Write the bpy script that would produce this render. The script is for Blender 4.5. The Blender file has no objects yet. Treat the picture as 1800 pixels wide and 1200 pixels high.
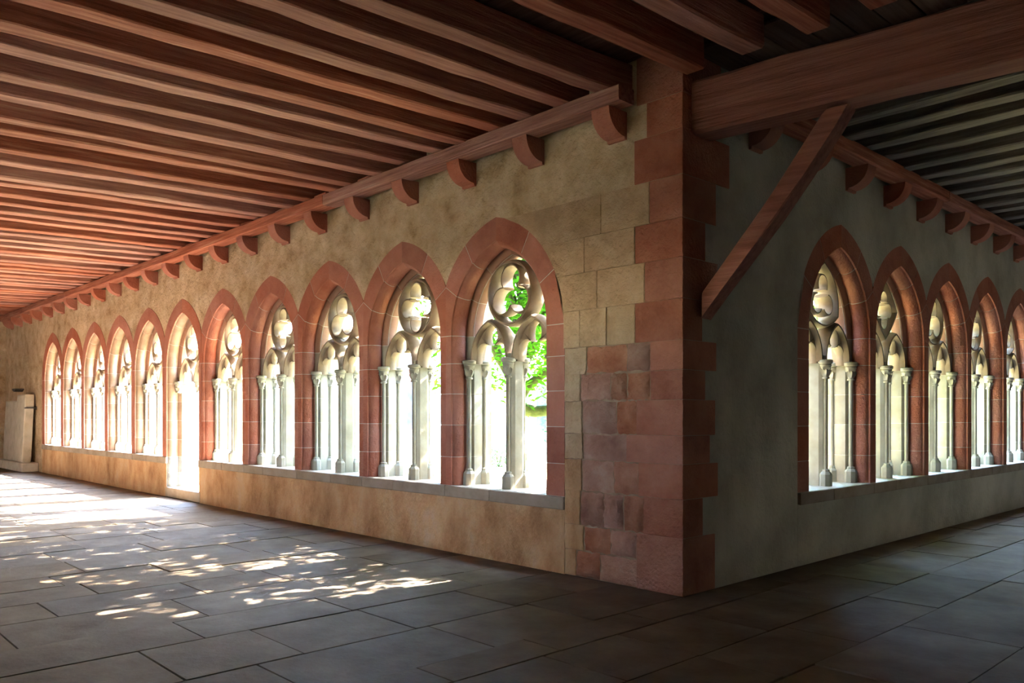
import bpy, bmesh, math, random
import numpy as np
from mathutils import Vector, Matrix
R_ = random.Random(7)
PI = math.pi
scene = bpy.context.scene
col = scene.collection

# ------------------------------------------------------------------ camera
FPX = 1435.0
cam_d = bpy.data.cameras.new('camera')
cam = bpy.data.objects.new('camera', cam_d)
col.objects.link(cam)
cam.location = (4.16, -5.98, 1.60)
cam.rotation_euler = (PI/2, 0, math.atan2(0.7268, 0.6868))
cam_d.sensor_width = 36.0
cam_d.lens = FPX/1800*36.0
cam_d.shift_y = 127/1800
cam_d.clip_end = 300
scene.camera = cam

# ------------------------------------------------------------------ sky, sun, exposure
SUN_EL = math.radians(37.0)
SUN_AZ = (0.09, 1.0)                                  # horizontal direction towards the sun
SUN_POWER = 140.0
SKY_POWER = 12.0
EXPOSURE = 0.95
world = bpy.data.worlds.new('sky_world')
scene.world = world
world.use_nodes = True
wn = world.node_tree
wn.nodes.clear()
sky = wn.nodes.new('ShaderNodeTexSky')
sky.sky_type = 'NISHITA'
sky.sun_disc = False
sky.sun_elevation = SUN_EL
sky.sun_rotation = math.atan2(SUN_AZ[0], SUN_AZ[1])
sky.air_density = 1.0
sky.dust_density = 0.4
sky.ozone_density = 1.0
bg = wn.nodes.new('ShaderNodeBackground')
bg.inputs['Strength'].default_value = SKY_POWER
wo = wn.nodes.new('ShaderNodeOutputWorld')
wn.links.new(sky.outputs[0], bg.inputs[0])
wn.links.new(bg.outputs[0], wo.inputs[0])
sun_d = bpy.data.lights.new('sun', 'SUN')
sun_d.energy = SUN_POWER
sun_d.angle = math.radians(0.53)
sun_d.color = (1.0, 0.95, 0.86)
sun = bpy.data.objects.new('sun', sun_d)
col.objects.link(sun)
sv = Vector((SUN_AZ[0], SUN_AZ[1], 0)).normalized()*math.cos(SUN_EL) + Vector((0, 0, math.sin(SUN_EL)))
sun.rotation_euler = sv.to_track_quat('Z', 'Y').to_euler()
sun.location = sv*60
vs = scene.view_settings
vs.view_transform = 'Standard'
vs.look = 'None'
vs.gamma = 1.0
vs.exposure = EXPOSURE
vs.use_curve_mapping = False
cy = scene.cycles
cy.max_bounces = 8
cy.diffuse_bounces = 6
cy.glossy_bounces = 3
cy.transmission_bounces = 4
cy.transparent_max_bounces = 8
cy.sample_clamp_indirect = 30.0
cy.use_denoising = True

# ------------------------------------------------------------------ materials
def mat(name, cols, scale=3.0, detail=8, bump=0.4, bscale=25, bdist=0.01, rough=0.9, vary=0.0,
        coord='world', stretch=(1, 1, 1), big=0.0, bigscale=0.6, spec=0.2, bump2=0.0, b2scale=4, hue=0.0):
    m = bpy.data.materials.new(name)
    m.use_nodes = True
    nt = m.node_tree
    N, L = nt.nodes, nt.links
    b = N['Principled BSDF']
    b.inputs['Roughness'].default_value = rough
    b.inputs['Specular IOR Level'].default_value = spec
    if coord == 'world':
        g = N.new('ShaderNodeNewGeometry')
        src = g.outputs['Position']
    else:
        g = N.new('ShaderNodeTexCoord')
        src = g.outputs['Object']
    oi = N.new('ShaderNodeObjectInfo')
    mp = N.new('ShaderNodeMapping')
    mp.inputs['Scale'].default_value = stretch
    if coord != 'world' or vary > 0:
        mm = N.new('ShaderNodeVectorMath')
        mm.operation = 'SCALE'
        mm.inputs[0].default_value = (37.0, 53.0, 29.0)
        L.new(oi.outputs['Random'], mm.inputs['Scale'])
        ad = N.new('ShaderNodeVectorMath')
        L.new(src, ad.inputs[0])
        L.new(mm.outputs[0], ad.inputs[1])
        L.new(ad.outputs[0], mp.inputs['Vector'])
    else:
        L.new(src, mp.inputs['Vector'])
    n1 = N.new('ShaderNodeTexNoise')
    n1.inputs['Scale'].default_value = scale
    n1.inputs['Detail'].default_value = detail
    n1.inputs['Roughness'].default_value = 0.62
    L.new(mp.outputs[0], n1.inputs['Vector'])
    cr = N.new('ShaderNodeValToRGB')
    e = cr.color_ramp.elements
    k = len(cols)
    lo, hi = 0.30, 0.70
    while len(e) < k:
        e.new(0.5)
    for i, c in enumerate(cols):
        e[i].position = lo + (hi-lo)*i/(k-1)
        e[i].color = (*c, 1)
    L.new(n1.outputs['Fac'], cr.inputs[0])
    out = cr.outputs[0]
    if big > 0:
        n2 = N.new('ShaderNodeTexNoise')
        n2.inputs['Scale'].default_value = bigscale
        n2.inputs['Detail'].default_value = 3
        L.new(mp.outputs[0], n2.inputs['Vector'])
        mr = N.new('ShaderNodeMapRange')
        mr.inputs['From Min'].default_value = 0.3
        mr.inputs['From Max'].default_value = 0.7
        mr.inputs['To Min'].default_value = 1-big
        mr.inputs['To Max'].default_value = 1+big
        L.new(n2.outputs['Fac'], mr.inputs['Value'])
        hs = N.new('ShaderNodeHueSaturation')
        L.new(mr.outputs[0], hs.inputs['Value'])
        L.new(out, hs.inputs['Color'])
        out = hs.outputs[0]
    if vary > 0 or hue > 0:
        mr = N.new('ShaderNodeMapRange')
        mr.inputs['To Min'].default_value = 1-vary
        mr.inputs['To Max'].default_value = 1+vary
        L.new(oi.outputs['Random'], mr.inputs['Value'])
        hs = N.new('ShaderNodeHueSaturation')
        L.new(mr.outputs[0], hs.inputs['Value'])
        if hue > 0:
            wv = N.new('ShaderNodeMath')
            wv.operation = 'MULTIPLY'
            wv.inputs[1].default_value = 7.31
            fr = N.new('ShaderNodeMath')
            fr.operation = 'FRACT'
            L.new(oi.outputs['Random'], wv.inputs[0])
            L.new(wv.outputs[0], fr.inputs[0])
            m2 = N.new('ShaderNodeMapRange')
            m2.inputs['To Min'].default_value = 1-hue
            m2.inputs['To Max'].default_value = 1+hue
            L.new(fr.outputs[0], m2.inputs['Value'])
            L.new(m2.outputs[0], hs.inputs['Saturation'])
        L.new(out, hs.inputs['Color'])
        out = hs.outputs[0]
    L.new(out, b.inputs['Base Color'])
    nrm = None
    if bump > 0:
        n3 = N.new('ShaderNodeTexNoise')
        n3.inputs['Scale'].default_value = bscale
        n3.inputs['Detail'].default_value = 6
        n3.inputs['Roughness'].default_value = 0.65
        L.new(mp.outputs[0], n3.inputs['Vector'])
        bp = N.new('ShaderNodeBump')
        bp.inputs['Strength'].default_value = bump
        bp.inputs['Distance'].default_value = bdist
        L.new(n3.outputs['Fac'], bp.inputs['Height'])
        nrm = bp.outputs[0]
    if bump2 > 0:
        n4 = N.new('ShaderNodeTexNoise')
        n4.inputs['Scale'].default_value = b2scale
        n4.inputs['Detail'].default_value = 4
        L.new(mp.outputs[0], n4.inputs['Vector'])
        bp2 = N.new('ShaderNodeBump')
        bp2.inputs['Strength'].default_value = bump2
        bp2.inputs['Distance'].default_value = 0.06
        L.new(n4.outputs['Fac'], bp2.inputs['Height'])
        if nrm:
            L.new(nrm, bp2.inputs['Normal'])
        nrm = bp2.outputs[0]
    if nrm:
        L.new(nrm, b.inputs['Normal'])
    return m

M = {}
M['plaster'] = mat('plaster_tan', [(.33, .215, .115), (.50, .365, .22), (.59, .455, .30), (.68, .555, .40)], 3.2, bump=1.0, bscale=18, bdist=.05, big=.16, bigscale=.5, bump2=1.0, b2scale=6)
M['dado'] = mat('plaster_ochre', [(.30, .155, .075), (.45, .255, .13), (.54, .345, .19), (.53, .375, .26)], 2.6, bump=.9, bscale=16, bdist=.04, big=.2, bigscale=.7, bump2=.7, b2scale=4, stretch=(1, 1, .55))
M['plaster_grey'] = mat('plaster_greyish', [(.33, .30, .24), (.44, .41, .335), (.52, .485, .41)], 1.3, bump=.8, bscale=18, bdist=.03, big=.25, bigscale=.6, bump2=.6, b2scale=4)
M['core'] = mat('rubble_mortar', [(.22, .13, .09), (.33, .22, .15), (.40, .29, .20)], 5, bump=.9, bscale=14, bdist=.03)
M['red'] = mat('red_sandstone', [(.26, .085, .05), (.36, .13, .08), (.41, .165, .105), (.44, .205, .14)], 2.2, bump=1.0, bscale=30, bdist=.03, vary=.13, hue=.1, bump2=.35, b2scale=9)
M['redband'] = mat('red_sandstone_dressed', [(.31, .10, .065), (.40, .15, .10), (.44, .185, .13)], 2.2, bump=.9, bscale=32, bdist=.02, vary=.09, hue=.08, bump2=.2, b2scale=9)
M['pale'] = mat('pale_sandstone', [(.25, .225, .17), (.32, .295, .235), (.39, .365, .30)], 2.5, bump=.3, bscale=40, bdist=.004, vary=.10, hue=.15)
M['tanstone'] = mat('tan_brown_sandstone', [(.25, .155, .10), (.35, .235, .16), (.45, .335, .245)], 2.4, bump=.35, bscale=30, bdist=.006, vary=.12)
M['headstone'] = mat('brown_red_sandstone', [(.26, .13, .085), (.36, .20, .14), (.42, .27, .20)], 2.2, bump=.3, bscale=34, bdist=.006, vary=.1)
M['tracery'] = mat('shade_browned_tracery', [(.22, .155, .105), (.29, .215, .15), (.34, .27, .20)], 3, bump=.3, bscale=40, bdist=.004, vary=.08)  # interior shadow and warm bounce put into the stone colour
M['ashlar'] = mat('tan_ashlar', [(.39, .265, .155), (.51, .36, .225), (.58, .435, .29)], 3.4, bump=1.0, bscale=30, bdist=.035, vary=.08, bump2=.4, b2scale=9)
M['eroded'] = mat('eroded_stone', [(.25, .10, .065), (.36, .16, .105), (.43, .22, .15), (.50, .33, .24)], 2.6, bump=1.0, bscale=24, bdist=.04, vary=.18, hue=.15, bump2=.4, b2scale=7)
M['greystone'] = mat('grey_rubble', [(.16, .165, .16), (.30, .31, .30), (.42, .42, .40)], 5, bump=1.0, bscale=12, bdist=.03, vary=.1)
M['sill'] = mat('sill_stone', [(.24, .19, .145), (.33, .27, .21), (.38, .32, .26)], 3, bump=.4, bscale=30, bdist=.008, vary=.1)
M['mortar'] = mat('lime_mortar', [(.52, .47, .40), (.66, .62, .55)], 8, bump=.6, bscale=50, bdist=.006)
M['wood'] = mat('red_painted_timber', [(.19, .068, .045), (.30, .112, .076), (.40, .165, .115), (.50, .275, .195)], 3.0, bump=.7, bscale=5, bdist=.02, rough=.75, vary=.14, hue=.15, coord='object', stretch=(.35, 7, 7))
M['wood_dark'] = mat('dark_red_timber', [(.17, .06, .042), (.27, .105, .075), (.33, .14, .10)], 2.6, bump=.7, bscale=5, bdist=.02, rough=.75, coord='object', stretch=(.3, 6, 6))
M['wood_grey'] = mat('dark_grey_timber', [(.07, .055, .045), (.12, .095, .08), (.17, .14, .12), (.22, .19, .165)], 3.0, bump=.7, bscale=5, bdist=.02, rough=.8, vary=.12, coord='object', stretch=(.35, 7, 7))
M['board'] = mat('ceiling_board', [(.07, .035, .026), (.12, .066, .05), (.17, .11, .085)], 3.0, bump=.4, bscale=6, bdist=.01, rough=.85, vary=.2, coord='object', stretch=(.4, 6, 6))
M['floor'] = mat('floor_stone', [(.08, .056, .035), (.115, .083, .054), (.145, .108, .072), (.18, .138, .097)], 2.0, bump=.5, bscale=24, bdist=.008, rough=.75, vary=.08, hue=.15, spec=.12, bump2=.12, b2scale=5)
M['joint'] = mat('floor_bedding', [(.05, .04, .032), (.10, .08, .065)], 9, bump=.5, bscale=40, bdist=.01)
M['grave'] = mat('grave_stone', [(.40, .36, .28), (.52, .48, .39), (.58, .55, .47)], 4, bump=.5, bscale=30, bdist=.008)
M['iron'] = mat('wrought_iron', [(.03, .026, .024), (.07, .06, .055)], 12, bump=.3, bscale=60, bdist=.003, rough=.6, spec=.5)
M['bark'] = mat('bark', [(.025, .035, .008), (.05, .065, .018), (.08, .095, .03)], 7, bump=.8, bscale=30, bdist=.02)
M['lawn'] = mat('lawn_grass', [(.21, .20, .09), (.30, .29, .14), (.40, .385, .22)], 3, bump=.5, bscale=60, bdist=.02)
M['white_wall'] = mat('limewashed_wall', [(.60, .56, .48), (.70, .66, .58), (.76, .73, .66)], 2, bump=.3, bscale=20, bdist=.01)
M['tile'] = mat('roof_tile', [(.24, .09, .06), (.33, .13, .085), (.38, .19, .13)], 6, bump=.8, bscale=14, bdist=.03)
M['outer_plaster'] = mat('bright_bounce_plaster', [(.70, .67, .61), (.78, .75, .69), (.83, .81, .76)], 1.5, bump=.3, bscale=20, bdist=.01)  # unseen back wall, coloured bright to bounce light onto the left wall
M['dark_plaster'] = mat('low_bounce_plaster', [(.13, .11, .09), (.19, .165, .14), (.25, .22, .19)], 1.5, bump=.3, bscale=20, bdist=.01)  # unseen outer walls, coloured dark to keep the right walk dim
M['glass'] = mat('window_glass', [(.03, .035, .04), (.06, .07, .08)], 3, bump=0, rough=.08, spec=.8)
M['timber'] = mat('dark_timber', [(.08, .04, .03), (.15, .08, .055)], 6, bump=.5, bscale=20, bdist=.01)

def leaf_mat(name, c, tc):
    m = bpy.data.materials.new(name)
    m.use_nodes = True
    nt = m.node_tree
    N, L = nt.nodes, nt.links
    N.clear()
    g = N.new('ShaderNodeNewGeometry')
    n = N.new('ShaderNodeTexNoise')
    n.inputs['Scale'].default_value = 3.0
    L.new(g.outputs['Position'], n.inputs['Vector'])
    mr = N.new('ShaderNodeMapRange')
    mr.inputs['To Min'].default_value = .55
    mr.inputs['To Max'].default_value = 1.45
    L.new(n.outputs['Fac'], mr.inputs['Value'])
    sh = []
    for kind, cc in (('ShaderNodeBsdfDiffuse', c), ('ShaderNodeBsdfTranslucent', tc)):
        hs = N.new('ShaderNodeHueSaturation')
        hs.inputs['Color'].default_value = (*cc, 1)
        L.new(mr.outputs[0], hs.inputs['Value'])
        d = N.new(kind)
        L.new(hs.outputs[0], d.inputs['Color'])
        sh.append(d)
    ad = N.new('ShaderNodeMixShader')
    ad.inputs[0].default_value = .45
    L.new(sh[0].outputs[0], ad.inputs[1])
    L.new(sh[1].outputs[0], ad.inputs[2])
    o = N.new('ShaderNodeOutputMaterial')
    L.new(ad.outputs[0], o.inputs['Surface'])
    return m
M['leaf'] = leaf_mat('tree_leaf', (.035, .10, .008), (.05, .17, .008))
M['shrubleaf'] = leaf_mat('shrub_leaf', (.10, .16, .09), (.14, .22, .10))

# ------------------------------------------------------------------ helpers
def mesh_of(name, verts, faces, m, smooth=None):
    me = bpy.data.meshes.new(name)
    me.from_pydata([tuple(v) for v in verts], [], faces)
    bm = bmesh.new()
    bm.from_mesh(me)
    bmesh.ops.recalc_face_normals(bm, faces=bm.faces)
    bm.to_mesh(me)
    bm.free()
    me.materials.append(M[m])
    if smooth:
        me.polygons.foreach_set('use_smooth', [True]*len(me.polygons))
        me.set_sharp_from_angle(angle=math.radians(smooth))
    return me

def obj(name, me, parent=None, loc=(0, 0, 0), rz=0.0, scale=None, rot=None):
    o = bpy.data.objects.new(name, me)
    col.objects.link(o)
    o.location = loc
    o.rotation_euler = rot if rot else (0, 0, rz)
    if scale:
        o.scale = scale
    if parent:
        o.parent = parent
    return o

def tag(o, label=None, cat=None, group=None, kind=None):
    if label:
        o['label'] = label
    if cat:
        o['category'] = cat
    if group:
        o['group'] = group
    if kind:
        o['kind'] = kind
    return o

def struct(name, me, loc=(0, 0, 0), rz=0.0, label=None, cat=None):
    return tag(obj(name, me, None, loc, rz), label, cat, None, 'structure')

def box_data(x0, x1, y0, y1, z0, z1, b=0.0):
    if b <= 0:
        v = [(x, y, z) for x in (x0, x1) for y in (y0, y1) for z in (z0, z1)]
        f = [(0, 1, 3, 2), (4, 6, 7, 5), (0, 4, 5, 1), (2, 3, 7, 6), (0, 2, 6, 4), (1, 5, 7, 3)]
        return v, f
    bm = bmesh.new()
    bmesh.ops.create_cube(bm, size=1.0)
    for v in bm.verts:
        v.co = Vector(((x0+x1)/2+v.co.x*(x1-x0), (y0+y1)/2+v.co.y*(y1-y0), (z0+z1)/2+v.co.z*(z1-z0)))
    bmesh.ops.bevel(bm, geom=bm.edges[:], offset=b, segments=1, affect='EDGES')
    bm.verts.index_update()
    vv = [tuple(v.co) for v in bm.verts]
    ff = [tuple(v.index for v in f.verts) for f in bm.faces]
    bm.free()
    return vv, ff

def box(name, m, x0, x1, y0, y1, z0, z1, b=0.0):
    v, f = box_data(x0, x1, y0, y1, z0, z1, b)
    return mesh_of(name, v, f, m)

def prism(name, m, poly, d0, d1, inset=0.0, smooth=None):
    """polygon (x,z) extruded along y from d0 (front) to d1; front edge inset for a bevel"""
    n = len(poly)
    cx = sum(p[0] for p in poly)/n
    cz = sum(p[1] for p in poly)/n
    v, f = [], []
    if inset > 0:
        for p in poly:
            dx, dz = p[0]-cx, p[1]-cz
            l = math.hypot(dx, dz)
            k = max(0.0, 1-inset*1.4/l)
            v.append((cx+dx*k, d0, cz+dz*k))
        off = inset
        v += [(p[0], d0+off, p[1]) for p in poly]
        v += [(p[0], d1, p[1]) for p in poly]
        f.append(tuple(range(n)))
        for r in range(2):
            for i in range(n):
                j = (i+1) % n
                f.append((r*n+i, r*n+j, (r+1)*n+j, (r+1)*n+i))
        f.append(tuple(reversed(range(2*n, 3*n))))
    else:
        v += [(p[0], d0, p[1]) for p in poly]+[(p[0], d1, p[1]) for p in poly]
        f.append(tuple(range(n)))
        for i in range(n):
            j = (i+1) % n
            f.append((i, j, n+j, n+i))
        f.append(tuple(reversed(range(n, 2*n))))
    return mesh_of(name, v, f, m, smooth)

def loft(name, m, rings, cap=True, smooth=None, closed=False):
    n = len(rings[0])
    v = [p for r in rings for p in r]
    f = []
    K = len(rings)
    for r in range(K if closed else K-1):
        q = (r+1) % K
        for i in range(n):
            j = (i+1) % n
            f.append((r*n+i, r*n+j, q*n+j, q*n+i))
    if cap and not closed:
        f.append(tuple(range(n)))
        f.append(tuple(reversed(range((K-1)*n, K*n))))
    return mesh_of(name, v, f, m, smooth)

def tube(name, m, pts, rad, seg=8):
    rings = []
    P = [Vector(p) for p in pts]
    for i, p in enumerate(P):
        t = (P[min(i+1, len(P)-1)]-P[max(i-1, 0)]).normalized()
        a = t.cross(Vector((0.31, 0.17, 0.93)))
        if a.length < .1:
            a = t.cross(Vector((1, 0, 0)))
        a.normalize()
        b = t.cross(a)
        r = rad[i] if isinstance(rad, (list, tuple)) else rad
        rings.append([tuple(p+a*math.cos(2*PI*k/seg)*r+b*math.sin(2*PI*k/seg)*r) for k in range(seg)])
    return loft(name, m, rings, smooth=60)

# ------------------------------------------------------------------ window geometry (local: x along wall, y depth to courtyard, z up)
T = 0.65                 # wall thickness
SILL = 0.77
A_ = 0.77                # half opening at the front edge
SPR = 2.50
CC = 0.245
RR = A_+CC
BAND = 0.25
PR_RED = [(0, 0), (.0, .022), (.022, .034), (.045, .065), (.060, .105), (.060, .145), (.046, .180), (.030, .195), (.030, .205)]
PR_HEAD = [(.030, .205), (.065, .215), (.105, .235), (.12, .26), (.12, .37)]
PR_PALE = [(.030, .205), (.065, .22), (.12, .25), (.12, .36), (.09, .41), (.05, .47), (-.02, .59), (-.02, T)]

def arch_pt(n, t, side, clamp):
    r = RR-n
    th = t*math.acos(CC/r)
    u = -CC+r*math.cos(th)
    z = SPR+r*math.sin(th)
    return side*min(u, clamp), z

def section(prof, w, pos, side, clamp):
    """pos: ('j', z) on the jamb or ('a', t) on the arch"""
    pts = []
    full = [(-w, prof[0][1])]+list(prof)+[(-w, prof[-1][1])]
    for n, d in full:
        if pos[0] == 'j':
            pts.append((side*min(A_-n, clamp), d, pos[1]))
        else:
            u, z = arch_pt(n, pos[1], side, clamp)
            pts.append((u, d, z))
    return pts

_cache = {}
def stone_mesh(kind, side, clamp, p0, p1, recess=0.0):
    key = (kind, side, round(clamp, 4), p0, p1, recess)
    if key in _cache:
        return _cache[key]
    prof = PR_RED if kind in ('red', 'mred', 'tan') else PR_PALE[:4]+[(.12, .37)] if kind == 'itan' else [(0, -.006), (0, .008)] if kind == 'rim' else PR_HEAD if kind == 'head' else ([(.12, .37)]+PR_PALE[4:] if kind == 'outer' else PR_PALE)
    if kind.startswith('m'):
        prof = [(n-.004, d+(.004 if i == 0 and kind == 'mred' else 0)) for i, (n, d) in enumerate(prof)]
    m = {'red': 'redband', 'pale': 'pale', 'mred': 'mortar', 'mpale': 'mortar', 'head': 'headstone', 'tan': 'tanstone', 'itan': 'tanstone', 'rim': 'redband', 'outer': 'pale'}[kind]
    w = BAND
    secs = []
    if p0[0] == 'j':
        g = 0 if kind.startswith('m') else .0035
        secs = [section(prof, w, ('j', p0[1]+g), side, clamp), section(prof, w, ('j', p1[1]-g), side, clamp)]
    else:
        g = 0 if kind.startswith('m') else .0035
        K = max(2, int(round((p1[1]-p0[1])*12)))
        t0, t1 = p0[1]+g, min(p1[1]-g*(p1[1] < 1), 1.0)
        secs = [section(prof, w, ('a', t0+(t1-t0)*k/K), side, clamp) for k in range(K+1)]
    me = loft('stone_'+kind, m, secs, smooth=32)
    _cache[key] = me
    return me

def bar(name, m, path, wid, d0, d1, closed=False, ch=.35):
    """moulded stone bar following a path in the x,z plane"""
    n = len(path)
    rings = []
    dm = (d0+d1)/2
    for i in range(n):
        if closed:
            a, b = path[i-1], path[(i+1) % n]
        else:
            a, b = path[max(i-1, 0)], path[min(i+1, n-1)]
        tx, tz = b[0]-a[0], b[1]-a[1]
        l = math.hypot(tx, tz) or 1
        nx, nz = -tz/l, tx/l
        h = wid/2
        c = h*ch
        q = (d1-d0)*.28
        prof = [(-c, d0), (c, d0), (h, d0+q), (h, d1-q), (c, d1), (-c, d1), (-h, d1-q), (-h, d0+q)]
        rings.append([(path[i][0]+nx*o, d, path[i][1]+nz*o) for o, d in prof])
    return loft(name, m, rings, cap=not closed, smooth=30, closed=closed)

def arc(cx, cz, r, a0, a1, k, rz=None):
    return [(cx+r*math.cos(math.radians(a0+(a1-a0)*i/k)), cz+(rz or r)*math.sin(math.radians(a0+(a1-a0)*i/k))) for i in range(k+1)]

LH = 0.30               # lancet half width
LC = 0.35               # lancet centre offset
LSPR = 2.22
def lancet_path(off=0.0, k=8):
    c = .16
    r = LH+c-off
    th = math.degrees(math.acos(c/r))
    right = arc(-c, LSPR, r, 0, th, k)
    left = [(-x, z) for x, z in reversed(right[:-1])]
    return right+left

def cusp_path():
    lower = arc(.125, LSPR+.045, .135, 0, 118, 7)
    top = arc(0, LSPR+.255, .088, -38, 90, 6, rz=.125)
    right = [(.26, LSPR-.04)]+lower+top
    return right+[(-x, z) for x, z in reversed(right[:-1])]

def lancet_plate():
    ip = cusp_path()
    n = len(ip)
    # outer path resampled to the same count
    op0 = [(LH-.01, LSPR-.04)]+lancet_path(.01, 10)+[(-LH+.01, LSPR-.04)]
    L = [0]
    for i in range(1, len(op0)):
        L.append(L[-1]+math.hypot(op0[i][0]-op0[i-1][0], op0[i][1]-op0[i-1][1]))
    def at(s):
        for i in range(1, len(L)):
            if s <= L[i]+1e-9:
                f = (s-L[i-1])/(L[i]-L[i-1])
                return (op0[i-1][0]+(op0[i][0]-op0[i-1][0])*f, op0[i-1][1]+(op0[i][1]-op0[i-1][1])*f)
        return op0[-1]
    op = [at(L[-1]*i/(n-1)) for i in range(n)]
    v, f = [], []
    for d, ii in ((.25, 0), (.27, .0), (.34, 0), (.36, 0)):
        shrink = .014 if d in (.25, .36) else 0
        for i in range(n):
            a, b = ip[max(i-1, 0)], ip[min(i+1, n-1)]
            tx, tz = b[0]-a[0], b[1]-a[1]
            l = math.hypot(tx, tz) or 1
            v.append((ip[i][0]+tz/l*shrink, d, ip[i][1]-tx/l*shrink))
        v += [(p[0], d, p[1]) for p in op]
    m2 = 2*n
    for i in range(n-1):
        f.append((i, i+1, n+i+1, n+i))
        f.append((3*m2+i, 3*m2+n+i, 3*m2+n+i+1, 3*m2+i+1))
        for r in range(3):
            f.append((r*m2+i, (r+1)*m2+i, (r+1)*m2+i+1, r*m2+i+1))
            f.append((r*m2+n+i, r*m2+n+i+1, (r+1)*m2+n+i+1, (r+1)*m2+n+i))
    return mesh_of('cusped_plate', v, f, 'tracery', 40)

def lathe(name, m, prof, seg=16, mod=None, smooth=40, twist=0.0):
    rings = []
    for r, z in prof:
        rings.append([((r+(mod(2*PI*k/seg, z) if mod else 0))*math.cos(2*PI*k/seg+twist),
                       (r+(mod(2*PI*k/seg, z) if mod else 0))*math.sin(2*PI*k/seg+twist), z) for k in range(seg)])
    return loft(name, m, rings, smooth=smooth)

ME = {}
ME['lancet_rib'] = bar('lancet_rib', 'tracery', [(LH, LSPR-.02)]+lancet_path(0, 9)+[(-LH, LSPR-.02)], .062, .195, .405)
ME['plate'] = lancet_plate()
# colonnette pieces, local z from the sill
CZ = 2.0-SILL
ME['shaft'] = lathe('shaft', 'pale', [(.026, .17), (.026, CZ)], 10, smooth=60)
ME['base'] = lathe('base', 'pale', [(.072, 0), (.072, .135), (.060, .155), (.045, .168), (.045, .185), (.033, .195)], 8, smooth=20, twist=PI/8)
def capmod(th, z):
    u = (z-(CZ+.03))/.13
    if u < 0 or u > 1:
        return 0
    return .017*max(0, math.sin(math.pi*min(1, u*1.15)))*(math.cos(5*th+(PI if u > .5 else 0))*.8+.4*math.cos(10*th))
ME['capital'] = lathe('capital', 'pale', [(.042, CZ), (.044, CZ+.018), (.034, CZ+.026)]+[(.036+.032*(k/8)**1.5, CZ+.03+.13*k/8) for k in range(9)]+[(.060, CZ+.168), (.080, CZ+.182), (.082, CZ+.21), (.068, CZ+.222)], 20, capmod, smooth=50)
ME['mullion_body'] = loft('mullion_body', 'pale', [[(x, y, z) for x, y in ((-.028, .20), (.028, .20), (.050, .245), (.050, .355), (.028, .40), (-.028, .40), (-.050, .355), (-.050, .245))] for z in (SILL, LSPR+.05)], smooth=20)
OZ, ORAD = 2.94, .345
ME['ring'] = bar('oculus_ring', 'tracery', arc(0, OZ, ORAD, 0, 360, 40)[:-1], .055, .195, .405, closed=True)
def foil(n, rho, dist, half, phase, wid=.040):
    out = []
    for i in range(n):
        a = phase+360*i/n
        cx, cz = dist*math.cos(math.radians(a)), OZ+dist*math.sin(math.radians(a))
        out.append(bar('foil', 'tracery', arc(cx, cz, rho, a-half, a+half, 16), wid, .215, .385))
    return out
ME['trefoil'] = foil(3, .148, .160, 128, 90)
ME['quatrefoil'] = foil(4, .118, .192, 118, 90)
ME['diamondfoil'] = foil(4, .098, .150, 112, 90, .036)
def curved_poly(n, rad, bulge, phase, k=8):
    pts = []
    V = [(rad*math.cos(math.radians(phase+360*i/n)), OZ+rad*math.sin(math.radians(phase+360*i/n))) for i in range(n)]
    for i in range(n):
        a, b = V[i], V[(i+1) % n]
        for j in range(k):
            t = j/k
            x, z = a[0]+(b[0]-a[0])*t, a[1]+(b[1]-a[1])*t
            mx, mz = (a[0]+b[0])/2, (a[1]+b[1])/2-OZ
            l = math.hypot(mx, mz)
            s = 4*t*(1-t)*bulge
            pts.append((x+mx/l*s, z+mz/l*s))
    return pts
ME['diamond'] = bar('diamond_frame', 'tracery', curved_poly(4, .375, .02, 90, 5), .055, .195, .405, closed=True)
ME['triangle'] = bar('curved_triangle_frame', 'tracery', curved_poly(3, .40, .125, 90, 9), .055, .195, .405, closed=True)
ME['trifoil2'] = foil(3, .115, .150, 120, 90, .038)

JC = [SILL, 1.10, 1.47, 1.83, 2.18, SPR]
AC = [0, .34, .67, 1.0]

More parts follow.
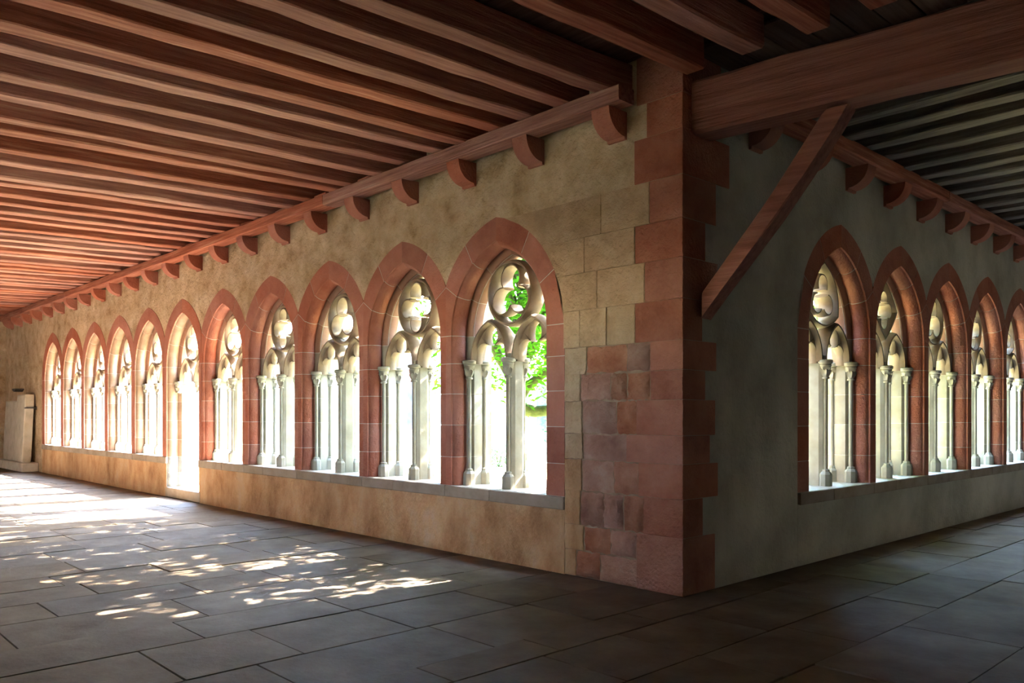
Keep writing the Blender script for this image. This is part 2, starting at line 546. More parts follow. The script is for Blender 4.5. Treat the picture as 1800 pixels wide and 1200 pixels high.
def build_window(name, clampL, clampR, oc='quatrefoil', mull=True, base=SILL, courses=None, front='red'):
    w = bpy.data.objects.new(name, None)
    col.objects.link(w)
    w.empty_display_size = .2
    w['kind'] = 'structure'
    jc = courses or JC
    for side, cl in ((-1, clampL), (1, clampR)):
        for i in range(len(jc)-1):
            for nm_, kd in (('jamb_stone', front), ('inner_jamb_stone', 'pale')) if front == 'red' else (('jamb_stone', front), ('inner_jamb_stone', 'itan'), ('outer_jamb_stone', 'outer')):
                me = stone_mesh(kd, side, cl, ('j', jc[i]), ('j', jc[i+1]))
                if jc[i+1] <= SILL+.001:
                    me = me.copy()
                    me.materials.clear()
                    me.materials.append(M['greystone'])
                obj(nm_, me, w)
        for i in range(3):
            obj('voussoir', stone_mesh(front, side, cl, ('a', AC[i]), ('a', AC[i+1])), w)
            obj('inner_voussoir', stone_mesh('head', side, cl, ('a', AC[i]), ('a', AC[i+1])), w)
            obj('outer_voussoir', stone_mesh('outer', side, cl, ('a', AC[i]), ('a', AC[i+1])), w)
        if front == 'tan':  # far bays: tan stones behind a thin red front plate
            obj('red_rim', stone_mesh('rim', side, cl, ('j', SILL), ('j', SPR)), w)
            obj('red_rim', stone_mesh('rim', side, cl, ('a', 0), ('a', 1.0)), w)
        for kd in ('mred', 'mpale'):
            obj('mortar', stone_mesh(kd, side, cl, ('j', base), ('j', SPR)), w)
            obj('mortar', stone_mesh(kd, side, cl, ('a', 0), ('a', 1.0)), w)
    tr = obj('tracery_frame', ME[{'diamond': 'diamond', 'triangle': 'triangle'}.get(oc, 'ring')], w)
    for f in ME[{'diamond': 'diamondfoil', 'triangle': 'trifoil2'}.get(oc, oc)]:
        obj('foil', f, tr)
    for s in (-1, 1):
        lr = obj('lancet_rib', ME['lancet_rib'], w, (s*LC, 0, 0))
        obj('cusped_plate', ME['plate'], lr)
    def colonnette(x, y, parts=('base', 'shaft', 'capital')):
        c = bpy.data.objects.new('colonnette', None)
        col.objects.link(c)
        c.parent = w
        c.location = (x, y, SILL)
        c.empty_display_size = .1
        for p in parts:
            obj(p, ME[p], c)
    if mull:
        obj('mullion', ME['mullion_body'], w)
        colonnette(0, .185)
        colonnette(0, .415)
        for s in (-1, 1):
            colonnette(s*(A_-.098), .190)
            colonnette(s*(A_-.098), .425)
    else:
        colonnette(0, .30, ('capital',))
        for s in (-1, 1):
            colonnette(s*(A_-.098), .190, ('capital',))
    return w

# ------------------------------------------------------------------ walls with rows of arches
def wall_outline_mesh(name, m, centres, x0, x1, ztop, clamp, zflat=None, thick=T, extra_low=None):
    """plaster above the arch bands, as a thick sheet; extra_low(x) gives the lower edge outside the bays"""
    xs = set([x0, x1])
    for c in centres:
        for k in range(-14, 15):
            xs.add(round(c+clamp*k/14, 5))
        xs.add(round(c-A_-BAND, 5))
        xs.add(round(c+A_+BAND, 5))
    xs = sorted(x for x in xs if x0-1e-6 <= x <= x1+1e-6)
    def low(x):
        best = None
        for c in centres:
            u = abs(x-c)
            if u <= A_+BAND-1e-4:
                r = RR+BAND
                z = SPR+math.sqrt(max(0, r*r-(u+CC)**2))
                best = z if best is None else min(best, z) if False else max(best, z)
        return best
    bm = bmesh.new()
    prev = None
    def colm(x):
        lo = low(x)
        return lo
    for i in range(len(xs)-1):
        a, b = xs[i], xs[i+1]
        if b-a < 1e-4:
            continue
        mid = low((a+b)/2)
        if mid is None:
            la = lb = extra_low((a+b)/2) if extra_low else 0.0
        else:
            la = low(a+1e-4) or SPR
            lb = low(b-1e-4) or SPR
        vs_ = [bm.verts.new((a, 0, la)), bm.verts.new((b, 0, lb)), bm.verts.new((b, 0, ztop)), bm.verts.new((a, 0, ztop))]
        bm.faces.new(vs_)
    bmesh.ops.remove_doubles(bm, verts=bm.verts, dist=1e-5)
    r = bmesh.ops.extrude_face_region(bm, geom=bm.faces[:])
    bmesh.ops.translate(bm, verts=[v for v in r['geom'] if isinstance(v, bmesh.types.BMVert)], vec=(0, thick, 0))
    bmesh.ops.recalc_face_normals(bm, faces=bm.faces)
    me = bpy.data.meshes.new(name)
    bm.to_mesh(me)
    bm.free()
    me.materials.append(M[m])
    return me

ZT = 5.0
PA, CA0 = 1.737, 2.425
cenA = [-(CA0+PA*k) for k in range(11)]
DOOR = 5
XEND = -25.0
CORN = 1.405                      # corner masonry reaches this far along the left wall
clA = PA/2
wall_left = struct('wall_left', wall_outline_mesh('wall_left', 'plaster', cenA, XEND, 0.0, ZT, clA,
                   extra_low=lambda x: (3.70 if x > -CORN else 0.0)),
                   label='tan plastered arcade wall with a row of pointed windows', cat='wall')
# corner core behind the facing stones
obj('masonry_core', box('masonry_core', 'core', -CORN, -.03, .012, T, 0, 3.70), wall_left)
# dado below the sills
xs_d0, xs_d1 = cenA[DOOR]-A_, cenA[DOOR]+A_
obj('dado', box('dado', 'dado', xs_d1+.0, -CORN, -.004, T, 0, SILL-.125), wall_left)
obj('dado', box('dado', 'dado', cenA[-1]-A_-BAND, xs_d0, -.004, T, 0, SILL-.125), wall_left)

PB, CB0 = 1.70, 3.085
cenB = [CB0+PB*k for k in range(6)]
clB = PB/2
YB1 = cenB[-1]+clB+1.2
wall_right = struct('wall_right', wall_outline_mesh('wall_right', 'plaster_grey', cenB, T, YB1, ZT, clB, extra_low=lambda x: 0.0), rz=PI/2,
                    label='dark grey plastered arcade wall on the shaded side', cat='wall')
obj('corner_face', box('corner_face', 'plaster_grey', .03, T, 0, T, 0, ZT), wall_right)
obj('dado', box('dado', 'plaster_grey', cenB[0]-A_-BAND, YB1, -.003, T, 0, SILL-.125), wall_right)

nm = 0
ocA = ['trefoil', 'quatrefoil', 'trefoil', 'quatrefoil', 'trefoil', 'quatrefoil', 'quatrefoil', 'trefoil', 'quatrefoil', 'trefoil', 'quatrefoil']
ocB = ['triangle', 'diamond', 'trefoil', 'quatrefoil', 'triangle', 'trefoil']
wlab_A = ['pointed window with trefoil roundel nearest the corner pier', 'second pointed window from the corner, quatrefoil roundel',
          'third pointed window from the corner on the sunlit side', 'fourth pointed window from the corner with greenish stone reveal',
          'fifth pointed window from the corner, just right of the doorway bay', 'doorway bay, open arch reaching down near the floor',
          'window just left of the doorway bay', 'second window left of the doorway bay', 'third window left of the doorway bay',
          'second window from the far end of the arcade', 'farthest narrow looking window at the left end of arcade']
wlab_B = ['first pointed window of the dark wall with curved triangle tracery', 'second pointed window of the dark wall with diamond tracery',
          'third pointed window of the dark right wall', 'fourth pointed window of the dark right wall', 'fifth window of dark wall at the right picture edge',
          'last window of the dark right wall beyond picture edge']
FULL = A_+BAND
for k, c in enumerate(cenA):
    nm += 1
    # note: the camera-side end of the row is +x
    if k == DOOR:
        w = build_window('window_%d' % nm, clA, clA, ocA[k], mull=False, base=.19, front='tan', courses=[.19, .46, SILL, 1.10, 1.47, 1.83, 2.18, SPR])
        w['label'] = wlab_A[k]
        obj('threshold', box('threshold', 'sill', -A_-.05, A_+.05, -.01, T+.3, 0, .19, .012), w)
    else:
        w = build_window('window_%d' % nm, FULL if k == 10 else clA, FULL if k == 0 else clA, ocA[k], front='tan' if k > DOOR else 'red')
        w['label'] = wlab_A[k]
        r = clA+(.16 if k == 0 else 0)
        l = clA+(.16 if k == 10 else 0)
        if k == DOOR-1:
            l = A_-PA+clA+clA  # stops at the doorway jamb
            l = clA+ (clA-A_)
        if k == DOOR+1:
            r = clA+(clA-A_)
        mid = R_.uniform(-.25, .25)
        obj('sill_stone', box('sill_stone', 'sill', -l+.002, mid-.003, -.022, T+.04, SILL-.13, SILL, .008), w)
        obj('sill_stone', box('sill_stone', 'sill', mid+.003, r-.002, -.022, T+.04, SILL-.13, SILL, .008), w)
    w.location = (c, 0, 0)
for k, c in enumerate(cenB):
    nm += 1
    w = build_window('window_%d' % nm, FULL if k == 0 else clB, clB, ocB[k])
    w['label'] = wlab_B[k]
    l = clB+(.14 if k == 0 else 0)
    mid = R_.uniform(-.25, .25)
    obj('sill_stone', box('sill_stone', 'sill', -l+.002, mid-.003, -.018, T+.04, SILL-.13, SILL, .008), w)
    obj('sill_stone', box('sill_stone', 'sill', mid+.003, clB-.002, -.018, T+.04, SILL-.13, SILL, .008), w)
    w.location = (0, c, 0)
    w.rotation_euler = (0, 0, PI/2)

# ------------------------------------------------------------------ corner quoins, ashlar, eroded stones
QZ = [0, .507, .845, 1.153, 1.406, 1.724, 1.988, 2.25, 2.614, 2.976, 3.32, 3.70, 4.104, 4.417, 5.0]
QA = [.50, .42, .48, .62, .50, .345, .345, .52, .41, .52, .356, .524, .387, .50]
QB = [.50, .30, .55, .42, .50, .35, .52, .30, .55, .35, .52, .74, .52, .60]
for i in range(len(QZ)-1):
    z0, z1 = QZ[i]+.002, QZ[i+1]-.002
    pr = R_.uniform(.004, .012)
    me = box('quoin', 'red', -QA[i]+.002, pr, -pr, QB[i]-.002, z0, z1, .004)
    obj('quoin', me, wall_left)

def band_left_edge(z):
    """x of the outer edge of the first arch band (camera side) at height z"""
    if z <= SPR:
        return cenA[0]+A_+BAND
    r = RR+BAND
    h = math.sqrt(max(0, r*r-(z-SPR)**2))
    return cenA[0]+max(0, h-CC)
def ashlar(xr, xl, z0, z1, m, proud, jit=0.0):
    """stone between x=xl (left) and x=xr (right); xl None follows the arch band"""
    n = 4
    pts = []
    jj = lambda: R_.uniform(-jit, jit)
    if xl is None:
        for k in range(n+1):
            z = z0+(z1-z0)*k/n
            pts.append((band_left_edge(z)-.012, z))
    else:
        pts += [(xl+.004+jj(), z0+jj()), (xl+.004+jj()*1.5, (z0+z1)/2), (xl+.004+jj(), z1+jj())]
    if jit:
        pts.append(((xl if xl is not None else band_left_edge(z1))*.5+xr*.5, z1+jj()))
    pts += [(xr-.004+jj(), z1+jj()), (xr-.004+jj()*1.5, (z0+z1)/2), (xr-.004+jj(), z0+jj())]
    if jit:
        pts.append(((xl if xl is not None else band_left_edge(z0))*.5+xr*.5, z0+jj()))
    return prism('facing_stone', m, pts, -proud, .06, .004)
def rough_stone(x0, x1, z0, z1):
    nx, nz = 6, 5
    base = R_.uniform(0, .022)
    v, f = [], []
    for j in range(nz+1):
        for i in range(nx+1):
            e = min(i, nx-i, j, nz-j) == 0
            x = x0+(x1-x0)*i/nx+(R_.uniform(-.012, .012) if e else R_.uniform(-.012, .012))
            z = z0+(z1-z0)*j/nz+(R_.uniform(-.010, .010) if e else R_.uniform(-.01, .01))
            d = .011 if e else -.002-base-R_.uniform(0, .028)
            v.append((x, d, max(z, .001)))
    k = len(v)
    for j in range(nz):
        for i in range(nx):
            a = j*(nx+1)+i
            f.append((a, a+1, a+nx+2, a+nx+1))
    edge = [i for i in range(nx)]+[j*(nx+1)+nx for j in range(nz)]+[nz*(nx+1)+i for i in range(nx, 0, -1)]+[j*(nx+1) for j in range(nz, 0, -1)]
    for e in edge:
        v.append((v[e][0], .06, v[e][2]))
    n = len(edge)
    for i in range(n):
        q = (i+1) % n
        f.append((edge[i], edge[q], k+q, k+i))
    f.append(tuple(k+i for i in range(n)))
    return mesh_of('facing_stone', v, f, 'eroded', 50)
rows = [(3.32, 3.70, [-.356, -.93, None]), (2.976, 3.32, [-.52, -1.14, None]), (2.614, 2.976, [-.41, -.98, None]), (2.25, 2.614, [-.52, -.86, -1.2, None])]
for z0, z1, cuts in rows:
    for i in range(len(cuts)-1):
        obj('facing_stone', ashlar(cuts[i], cuts[i+1], z0+.002, z1-.002, 'ashlar', R_.uniform(.002, .008)), wall_left)
rows2 = [(1.988, 2.25, [-.345, -.62, -1.12, None]), (1.724, 1.988, [-.345, -.62, -.82, -1.20, None]), (1.406, 1.724, [-.50, -.74, -1.17, None]),
         (1.153, 1.406, [-.62, -1.16, None]), (.845, 1.153, [-.48, -.78, -1.18, None]), (.507, .845, [-.42, -.66, -.9, -1.20, None]),
         (.26, .507, [-.50, -.82, -1.15, None]), (0, .26, [-.50, -.95, -1.25, None])]
for z0, z1, cuts in rows2:
    for i in range(len(cuts)-1):
        last = cuts[i+1] is None
        m = 'ashlar' if last and z0 > .9 else ('dado' if last else 'eroded')
        pd = -.008 if last else R_.uniform(-.012, .022)
        if last:
            me = ashlar(cuts[i], -CORN, z0+.003, z1-.003, m, .002, .006)
        else:
            me = rough_stone(cuts[i+1]+.006, cuts[i]-.006, z0+.007, z1-.007)
        obj('facing_stone', me, wall_left)

# ------------------------------------------------------------------ corbels and wall plates
cp = [(0, 4.145), (-.03, 4.145), (-.035, 4.17)]
for k in range(8):
    a = math.radians(90*k/7)
    cp.append((-.035-.225*math.sin(a), 4.17+.225*(1-math.cos(a))))
cp += [(-.265, 4.40), (0, 4.40)]
corb = prism('corbel', 'redband', [(p[0], p[1]) for p in cp], -.105, .105, 0, 30)
# prism is in x(z) plane extruded along y; turn so that the projection points to -y
for v in corb.vertices:
    x, y, z = v.co
    v.co = (y, x, z)
bm = bmesh.new(); bm.from_mesh(corb); bmesh.ops.recalc_face_normals(bm, faces=bm.faces); bm.to_mesh(corb); bm.free()
corbA = [-.72]+[-1.79-1.063*k for k in range(22)]
for x in corbA:
    if x > XEND+.15:
        obj('corbel', corb, wall_left, (x, .0, R_.uniform(-.008, .008)))
wall_right_corb = [1.20+1.047*k for k in range(11)]
for y in wall_right_corb:
    obj('corbel', corb, wall_right, (y, 0, R_.uniform(-.008, .008)))

def beam_mesh(name, m, L, w, h, seg=14, jit=.008, b=.018, seed=0):
    """timber along local x from 0..L, centred in y, bottom at z=0, hand-hewn edges"""
    r = random.Random(seed)
    rings = []
    oy = oz = 0
    for i in range(seg+1):
        x = L*i/seg
        oy += r.uniform(-jit, jit); oz += r.uniform(-jit, jit)*.7
        oy *= .85; oz *= .85
        ww = w/2*(1+r.uniform(-.05, .05)); hh = h
        ring = []
        for (sy, sz) in ((-1, 0), (1, 0), (1, 1), (-1, 1)):
            bb = b*(1+r.uniform(-.6, .9))
            y, z = sy*ww, sz*hh
            dy, dz = -sy, (1 if sz == 0 else -1)
            p1 = (x, y+dy*bb+oy, z+oz)
            p2 = (x, y+oy, z+dz*bb+oz)
            ring += [p1, p2] if (sy, sz) in ((1, 0), (-1, 1)) else [p2, p1]
        rings.append(ring)
    return loft(name, m, rings, smooth=25)

# wall plates, in lengths
def plates(parent, spans, rz, y):
    for i, (a, b) in enumerate(spans):
        me = beam_mesh('wall_plate', 'wood', b-a, .22, .142, 12, .003, .008, 90+i)
        obj('wall_plate', me, parent, (a, y, 4.40))
plates(wall_left, [(-5.55, -.47), (-11.3, -5.56), (-17.5, -11.31), (-24.6, -17.51)], 0, -.19)
plates(wall_right, [(.9, 5.6), (5.61, 12.6)], 0, -.19)

for x in (-4.55, -5.65, -6.8, -7.85, -8.95, -10.1):
    v, f = box_data(-.16, .16, -.05, .05, 0, .034, .01)
    obj('wedge', mesh_of('wedge', v, f, 'wood'), wall_left, (x+R_.uniform(-.05, .05), -.24, 4.54), R_.uniform(-.1, .1))
# ------------------------------------------------------------------ ceiling: joists and boards
ceil = bpy.data.objects.new('ceiling', None)
col.objects.link(ceil)
tag(ceil, 'dark board ceiling on close set red timber joists', 'ceiling', None, 'structure')
YOUT, XOUT = -7.1, 5.2
JZ = 4.53
jvar = [beam_mesh('joist', 'wood', 7.2, .20, .27, 22, .012, .010, 10+i) for i in range(7)]
jx = [4.9, 4.38, 3.85, 3.33, 2.8, 2.26, 1.73, 1.21, .68, .09, -.68, -1.12, -1.68, -2.14, -2.68, -3.08, -3.70, -4.22,
      -4.88, -5.29, -6.05, -6.42, -7.14, -7.54, -8.13, -8.64, -9.22, -9.71]
x, k = -10.4, 0
while x > XEND+.2:
    jx.append(x)
    x -= (.40 if k % 2 == 0 else .66)+R_.uniform(-.06, .06)
    k += 1
SAG = .035                        # the joists dip towards the outer wall
for i, x in enumerate(jx):
    o = obj('joist', jvar[i % 7], ceil, (x, YOUT-.05, JZ+.02+SAG*(YOUT+.25)+R_.uniform(-.006, .006)))
    o.rotation_euler = (0, -math.atan(SAG), PI/2+R_.uniform(-.008, .008))
jvb = [beam_mesh('joist', 'wood_grey', 5.5, .20, .27, 14, .012, .010, 40+i) for i in range(4)]  # right walk joists, darker and greyer than those of the left walk
y = 1.05
k = 0
while y < YB1:
    obj('joist', jvb[k % 4], ceil, (-.12, y, JZ+R_.uniform(-.01, .01)), R_.uniform(-.006, .006))
    y += .525+R_.uniform(-.04, .04)
    k += 1
# boards over the joists (long pieces along the aisles)
y = YOUT
k = 0
bA = {}
while y < .1:
    wd = R_.choice((.24, .28, .32))
    for (a, b) in ((XEND, -16.5), (-16.49, -8.2), (-8.19, 0.0), (0.01, XOUT)):
        key = (round(b-a, 2), wd)
        if key not in bA:
            bA[key] = mesh_of('ceiling_board', *box_data(0, b-a, 0, wd-.012, 0, .03, .004), 'board')
        obj('ceiling_board', bA[key], ceil, (a, y, 4.835+SAG*(y+.3)+R_.uniform(0, .006)))
    y += wd
x = .0
while x < XOUT:
    wd = R_.choice((.26, .30))
    key = ('b', wd)
    if key not in bA:
        bA[key] = mesh_of('ceiling_board', *box_data(0, 12.6, 0, wd-.012, 0, .03, .004), 'board')
    obj('ceiling_board', bA[key], ceil, (x+wd, .15, 4.79+R_.uniform(0, .006)), PI/2)
    x += wd
struct('roof_deck', box('roof_deck', 'board', XEND-.3, XOUT+.4, YOUT-.6, T+.35, 5.0, 5.12), label='roof deck over the left walk', cat='roof')
struct('roof_deck', box('roof_deck', 'board', -T-.35, XOUT+.4, T+.36, YB1+.3, 5.0, 5.12), label='roof deck over the right walk', cat='roof')

# ------------------------------------------------------------------ outer walls of the walks
struct('wall_end', box('wall_end', 'plaster', XEND-.3, XEND, YOUT-.3, T, 0, 5.0), label='plastered end wall at the far left', cat='wall')
def holed_wall(name, m, xs, zs, holes, y0, y1):
    bm = bmesh.new()
    g = {}
    def vert(x, z):
        if (x, z) not in g:
            g[(x, z)] = bm.verts.new((x, y0, z))
        return g[(x, z)]
    for i in range(len(xs)-1):
        for j in range(len(zs)-1):
            cx, cz = (xs[i]+xs[i+1])/2, (zs[j]+zs[j+1])/2
            if any(a < cx < b and c < cz < d for a, b, c, d in holes):
                continue
            bm.faces.new([vert(xs[i], zs[j]), vert(xs[i+1], zs[j]), vert(xs[i+1], zs[j+1]), vert(xs[i], zs[j+1])])
    r = bmesh.ops.extrude_face_region(bm, geom=bm.faces[:])
    bmesh.ops.translate(bm, verts=[v for v in r['geom'] if isinstance(v, bmesh.types.BMVert)], vec=(0, y1-y0, 0))
    bmesh.ops.recalc_face_normals(bm, faces=bm.faces)
    me = bpy.data.meshes.new(name)
    bm.to_mesh(me)
    bm.free()
    me.materials.append(M[m])
    return me
fill_openings = [(-4.0, -3.45), (-1.8, -1.25)]  # added unseen openings, let sky light in to brighten the near left wall
struct('wall_back', holed_wall('wall_back', 'outer_plaster', sorted([XEND, XOUT+.3]+[v for p in fill_openings for v in p]), [0, 2.45, 2.95, 5.0],
       [(a, b, 2.45, 2.95) for a, b in fill_openings], YOUT-.4, YOUT), label='plastered outer wall behind the viewer', cat='wall')
struct('wall_side', box('wall_side', 'dark_plaster', XOUT, XOUT+.3, YOUT, YB1, 0, 5.0), label='plastered outer wall of the dark walk', cat='wall')
struct('wall_distant', box('wall_distant', 'dark_plaster', -T, XOUT+.3, YB1, YB1+.3, 0, 5.0), label='plastered end wall of the dark walk', cat='wall')

# ------------------------------------------------------------------ floor
floor = struct('floor', box('floor', 'joint', XEND, XOUT, YOUT, YB1, -.12, -.028), label='large worn stone slabs in courses', cat='floor')
slab = mesh_of('floor_slab', *box_data(-.5, .5, -.5, .5, -1, 0, .006), 'floor')
camv = Vector((4.16, -5.98))
fwd = Vector((-.7268, .6868)); rgt = Vector((.6868, .7268))
def inview(x, y):
    d = Vector((x, y))-camv
    z = d.dot(fwd)
    return z > 1.2 and abs(d.dot(rgt)/z) < .75
slabs = []
x = XOUT
while x > XEND+.1:
    wd = R_.uniform(.56, .82)
    if x-wd < XEND+.3:
        wd = x-XEND
    y1 = 0.0 if x-wd < .02 else YB1
    if x > .02 > x-wd+.02 and x-wd < 0:
        wd = x-.0
        y1 = YB1
    y = YOUT-R_.uniform(0, .8)
    while y < y1-.02:
        ln = R_.uniform(.75, 1.5)
        if y1-(y+ln) < .45:
            ln = y1-y
        yy = max(y, YOUT)
        if y+ln > YOUT+.1:
            slabs.append((x-wd/2, (yy+y+ln)/2, wd, y+ln-yy))
        y += ln
    x -= wd
vis, rest = [], []
for s in slabs:
    ok = any(inview(s[0]+a*s[2]/2, s[1]+b*s[3]/2) for a in (-1, 0, 1) for b in (-1, 0, 1))
    (vis if ok else rest).append(s)
vis.sort(key=lambda s: -(s[2]*s[3])/((Vector((s[0], s[1]))-camv).length**3))
rest += vis[300:]
vis = vis[:300]
for s in vis:
    o = obj('floor_slab', slab, floor, (s[0], s[1], R_.uniform(-.004, .004)), 0, (s[2]-.014, s[3]-.014, .06))
    o.rotation_euler = (R_.uniform(-.003, .003), R_.uniform(-.003, .003), R_.uniform(-.004, .004))
V, Fc = [], []
for s in rest:
    v, f = box_data(s[0]-s[2]/2+.006, s[0]+s[2]/2-.006, s[1]-s[3]/2+.006, s[1]+s[3]/2-.006, -.05, R_.uniform(-.003, .003))
    n0 = len(V)
    V += v
    Fc += [tuple(i+n0 for i in q) for q in f]
o = obj('distant_floor_slab', mesh_of('distant_floor_slab', V, Fc, 'floor'), floor)
o['kind'] = 'stuff'

# ------------------------------------------------------------------ corner beam and brace
bdir = math.atan2(.14, 1.0)
bt = obj('timber_beam', beam_mesh('timber_beam', 'wood_dark', 5.3, .30, .48, 12, .006, .02, 77), None, (-.10, .12+.15-.01, 4.07), bdir)
tag(bt, 'massive dark red timber beam running from the corner pier to the right', 'beam')
# brace: bent timber profile in the beam's plane
prof = [(.03, 2.45), (.20, 2.657), (.45, 2.95), (.708, 3.254), (.95, 3.57), (1.195, 3.909), (1.29, 4.062), (1.125, 4.062), (1.09, 4.03), (.88, 3.74), (.649, 3.431), (.40, 3.12), (.163, 2.826), (.03, 2.665)]
br = prism('diagonal_brace', 'wood_dark', prof, -.08, .12, .012)
brace = obj('diagonal_brace', br, None, (0, .30, 0), bdir)
tag(brace, 'slanting curved red timber brace propping the corner beam', 'brace')

# ------------------------------------------------------------------ grave slabs at the far left
pl = obj('stone_plinth', box('stone_plinth', 'grave', -1.6, 1.6, -.42, -.004, 0, .25, .02), None, (-22.75, 0, 0))
tag(pl, 'low stone plinth along the wall at the far left', 'plinth')
def grave(name, x0, x1, z1, th, label, lean):
    poly = [(x0+.05, 0), (x1-.07, 0), (x1-.01, .16), (x1, z1-.35), (x1-.03, z1), (x0+.03, z1), (x0, z1-.3), (x0, .2)]
    o = obj(name, prism(name, 'grave', poly, -th, 0, .025), None, (0, -.135, .25))
    o.rotation_euler = (lean, 0, 0)
    tag(o, label, 'gravestone', 'grave slabs by the far end')
    return o
g1 = grave('grave_slab', -22.35, -21.42, 1.88, .22, 'pale stone grave slab nearest the arcade windows held by an iron clamp', -.045)
g2 = grave('grave_slab', -23.9, -22.42, 1.72, .18, 'wider paler grave slab at the far left picture edge', -.045)
cl = obj('iron_clamp', box('iron_clamp', 'iron', -.02, .02, -.30, .0, -.018, .018, .004), None, (-21.395, 0, 1.76))
tag(cl, 'black iron clamp tying the grave slab to the wall', 'clamp')
obj('clamp_plate', box('clamp_plate', 'iron', -.05, .05, -.014, -.001, -.05, .05, .004), cl)
sc = obj('wall_bracket', prism('wall_bracket', 'iron', [(-.22, 0), (.22, 0), (.2, -.04), (.05, -.09), (-.05, -.09), (-.2, -.04)], -.22, 0, .01), None, (-23.0, 0, 2.33))
tag(sc, 'small dark bracket on the wall above the grave slabs', 'bracket')

# ------------------------------------------------------------------ courtyard
GZ = .08
struct('ground', box('ground', 'lawn', -60, 40, -40, YOUT-.4, -.1, 0), label='open ground outside the outer wall', cat='ground')
struct('ground', box('ground', 'lawn', -60, -T, T, 60, -.1, GZ), label='sunlit courtyard lawn seen through the windows', cat='ground')
# grass tufts close to the arcade
rg = np.random.RandomState(3)
n = 5000
gx = rg.uniform(-16, -1, n); gy = rg.uniform(1.2, 9, n)
an = rg.uniform(0, PI, n); hh = rg.uniform(.05, .14, n); w = .008
P = np.zeros((n, 3, 3))
P[:, 0] = np.stack([gx-np.cos(an)*w, gy-np.sin(an)*w, np.full(n, GZ)], 1)
P[:, 1] = np.stack([gx+np.cos(an)*w, gy+np.sin(an)*w, np.full(n, GZ)], 1)
P[:, 2] = np.stack([gx+rg.normal(0, .03, n), gy+rg.normal(0, .03, n), GZ+hh], 1)
me = bpy.data.meshes.new('grass_blades')
me.from_pydata(P.reshape(-1, 3).tolist(), [], [(3*i, 3*i+1, 3*i+2) for i in range(n)])
me.materials.append(M['shrubleaf'])
tag(obj('grass_blades', me), 'short grass blades on the courtyard lawn', 'grass', None, 'stuff')

# opposite ranges of the courtyard
def far_range(name, loc, rz, length, label):
    w = bpy.data.objects.new(name, None)
    col.objects.link(w)
    w.location = loc
    w.rotation_euler = (0, 0, rz)
    tag(w, label, 'building', 'far ranges of the courtyard')
    nb = int(length//1.8)
    cen = [-length/2+1.8*(k+.5) for k in range(nb)]
    me = wall_outline_mesh('wall', 'white_wall', cen, -length/2, length/2, 4.6, .9, thick=.5, extra_low=lambda x: 0)
    obj('wall', me, w)
    obj('dado', box('dado', 'white_wall', -length/2, length/2, -.01, .5, 0, SILL), w)
    for c in cen:
        f = obj('window', prism('window', 'red', [(p[0], p[1]) for p in ([(A_+.12, SILL), (A_+.12, SPR)]+[arch_pt(-.12, t/8, 1, 9) for t in range(9)]+[arch_pt(-.12, t/8, -1, 9) for t in range(7, -1, -1)]+[(-A_-.12, SPR), (-A_-.12, SILL)])], .10, .18), w, (c, 0, 0))
        for sx in (-1, 1):
            pn = obj('pane', prism('pane', 'glass', [(sx*.08, SILL+.1), (sx*.62, SILL+.1), (sx*.62, 2.5), (sx*.35, 3.0), (sx*.08, 2.6)], .085, .11), f)
    rf = [(-length/2-.3, 0), (length/2+.3, 0)]
    v = [(-length/2-.3, -.45, 4.5), (length/2+.3, -.45, 4.5), (length/2+.3, 4.2, 6.6), (-length/2-.3, 4.2, 6.6),
         (-length/2-.3, -.45, 4.62), (length/2+.3, -.45, 4.62), (length/2+.3, 4.2, 6.72), (-length/2-.3, 4.2, 6.72)]
    obj('roof', mesh_of('roof', v, [(0, 1, 2, 3), (4, 7, 6, 5), (0, 4, 5, 1), (1, 5, 6, 2), (2, 6, 7, 3), (3, 7, 4, 0)], 'tile'), w)
    obj('rear_wall', box('rear_wall', 'white_wall', -length/2, length/2, 4.0, 4.3, 0, 6.6), w)
    return w
far_range('cloister_range', (-9.5, 18.2, GZ-.02), 0, 25.2, 'pale range with pointed windows on the opposite side of the lawn')
far_range('cloister_range', (-23.3, 9.3, GZ-.02), PI/2, 16.2, 'pale range with pointed windows on the left side of the lawn')

# ------------------------------------------------------------------ tree
tree = bpy.data.objects.new('courtyard_tree', None)
col.objects.link(tree)
tree.location = (-6.3, 4.04, GZ)
tag(tree, 'broad leafy green tree on the lawn behind the nearest windows', 'tree')
def limb(name, pts, r0, r1):
    n = len(pts)
    o = obj(name, tube(name, 'bark', pts, [r0+(r1-r0)*i/(n-1) for i in range(n)], 9), tree)
    return o
limb('trunk', [(0, 0, -.1), (.02, .02, .6), (-.02, .03, 1.3), (.0, .0, 1.9), (.05, .05, 2.6), (.15, .1, 3.6), (.3, .2, 4.8)], .17, .09)
limb('branch', [(.0, 0, 1.62), (.25, .2, 1.56), (.65, .45, 1.60), (1.2, .8, 1.85), (1.9, 1.1, 2.4), (2.7, 1.2, 3.2)], .12, .04)
limb('branch', [(.0, 0, 1.75), (.14, .1, 2.0), (.4, .3, 2.25), (.9, .5, 2.6), (1.6, .7, 3.1), (2.4, .9, 3.8)], .10, .04)
limb('branch', [(.0, 0, 2.0), (-.25, -.2, 2.5), (-.45, -.35, 3.0), (-.7, -.5, 3.7), (-1.2, -.6, 4.6)], .11, .04)
rt = random.Random(12)
CC3 = Vector((1.7, .5, 5.0))
ends = []
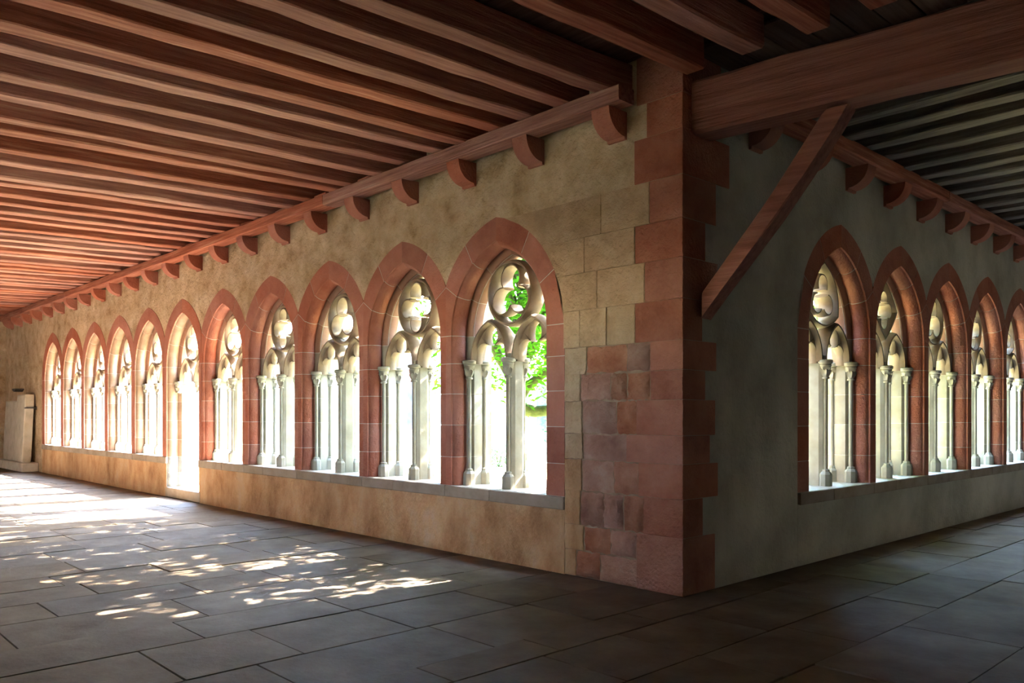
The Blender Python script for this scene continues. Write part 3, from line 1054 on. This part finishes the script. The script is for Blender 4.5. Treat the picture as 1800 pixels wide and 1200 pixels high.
for k in range(34):
    th = rt.uniform(0, 2*PI); ph = rt.uniform(-.65, 1.0)
    tgt = CC3+Vector((math.cos(th)*4.1*math.cos(ph), math.sin(th)*2.9*math.cos(ph), math.sin(ph)*2.9))*rt.uniform(.65, 1.0)
    st = Vector((.1, .05, rt.uniform(2.2, 4.4)))
    mid = st.lerp(tgt, .45)+Vector((rt.uniform(-.3, .3), rt.uniform(-.3, .3), rt.uniform(.1, .5)))
    pts = [st, st.lerp(mid, .5)+Vector((0, 0, .1)), mid, mid.lerp(tgt, .5)+Vector((0, 0, .08)), tgt]
    limb('branch', [tuple(p) for p in pts], .045, .010)
    ends += pts[2:]
rg = np.random.RandomState(5)
cl_c = []
for e in ends:
    for _ in range(3):
        cl_c.append(np.array(e)+rg.normal(0, .45, 3))
for _ in range(210):
    d = rg.normal(0, 1, 3); d /= np.linalg.norm(d)
    r = rg.uniform(.35, 1.0)**.5
    cl_c.append(np.array(CC3)+d*r*np.array([4.2, 3.0, 2.9]))
for _ in range(60):
    cl_c.append(np.array([rg.uniform(3.4, 4.9), rg.uniform(-1.5, 2.2), rg.uniform(2.9, 6.8)]))
for _ in range(90):
    cl_c.append(np.array([rg.uniform(-1.6, 4.0), rg.uniform(-1.8, 1.6), rg.uniform(1.9, 3.3)]))
cl_c = np.array([c for c in cl_c if c[2] > 1.9])
per = 34
n = len(cl_c)*per
ctr = np.repeat(cl_c, per, 0)+rg.normal(0, .25, (n, 3))
def leaf_mesh(name, ctr, size, m, rg):
    n = len(ctr)
    a = rg.normal(0, 1, (n, 3)); a[:, 2] *= .5; a /= np.linalg.norm(a, axis=1)[:, None]
    up = np.stack([rg.normal(0, .5, n), rg.normal(0, .5, n), np.ones(n)], 1)
    b = np.cross(up, a); b /= np.linalg.norm(b, axis=1)[:, None]
    nn = np.cross(a, b)
    L = size*rg.uniform(.7, 1.3, n)[:, None]
    W = L*.24
    P = np.stack([ctr-a*L*.5, ctr+b*W-nn*.0+a*L*.05, ctr+a*L*.5-nn*L*.12, ctr-b*W+a*L*.05], 1)
    me = bpy.data.meshes.new(name)
    me.vertices.add(4*n); me.loops.add(4*n); me.polygons.add(n)
    me.vertices.foreach_set('co', P.reshape(-1))
    me.loops.foreach_set('vertex_index', np.arange(4*n))
    me.polygons.foreach_set('loop_start', np.arange(0, 4*n, 4))
    me.update(calc_edges=True)
    me.validate()
    me.materials.append(M[m])
    return me
o = obj('foliage', leaf_mesh('foliage', ctr, .17, 'leaf', rg), tree)
o['kind'] = 'stuff'

def shrub(loc, r, h, nl, label, seed):
    s = bpy.data.objects.new('garden_shrub', None)
    col.objects.link(s)
    s.location = loc
    tag(s, label, 'shrub')
    q = np.random.RandomState(seed)
    c = q.normal(0, 1, (nl, 3)); c /= np.linalg.norm(c, axis=1)[:, None]
    c *= q.uniform(.5, 1, nl)[:, None]**.5*np.array([r, r, h/2])
    c[:, 2] += h/2
    f = obj('foliage', leaf_mesh('foliage', c, .12, 'shrubleaf', q), s)
    f['kind'] = 'stuff'
    for k in range(4):
        obj('stem', tube('stem', 'bark', [(0, 0, 0), (q.uniform(-.3, .3)*r, q.uniform(-.3, .3)*r, h*.5), (q.uniform(-.5, .5)*r, q.uniform(-.5, .5)*r, h*.8)], [.025, .015, .006], 6), s)
shrub((-13.2, 9.9, GZ), .55, .75, 900, 'low bluish green shrub on the lawn seen left of the mullion', 1)
shrub((-17.6, 16.9, GZ), .6, 2.6, 1600, 'tall climbing shrub against the opposite range', 2)
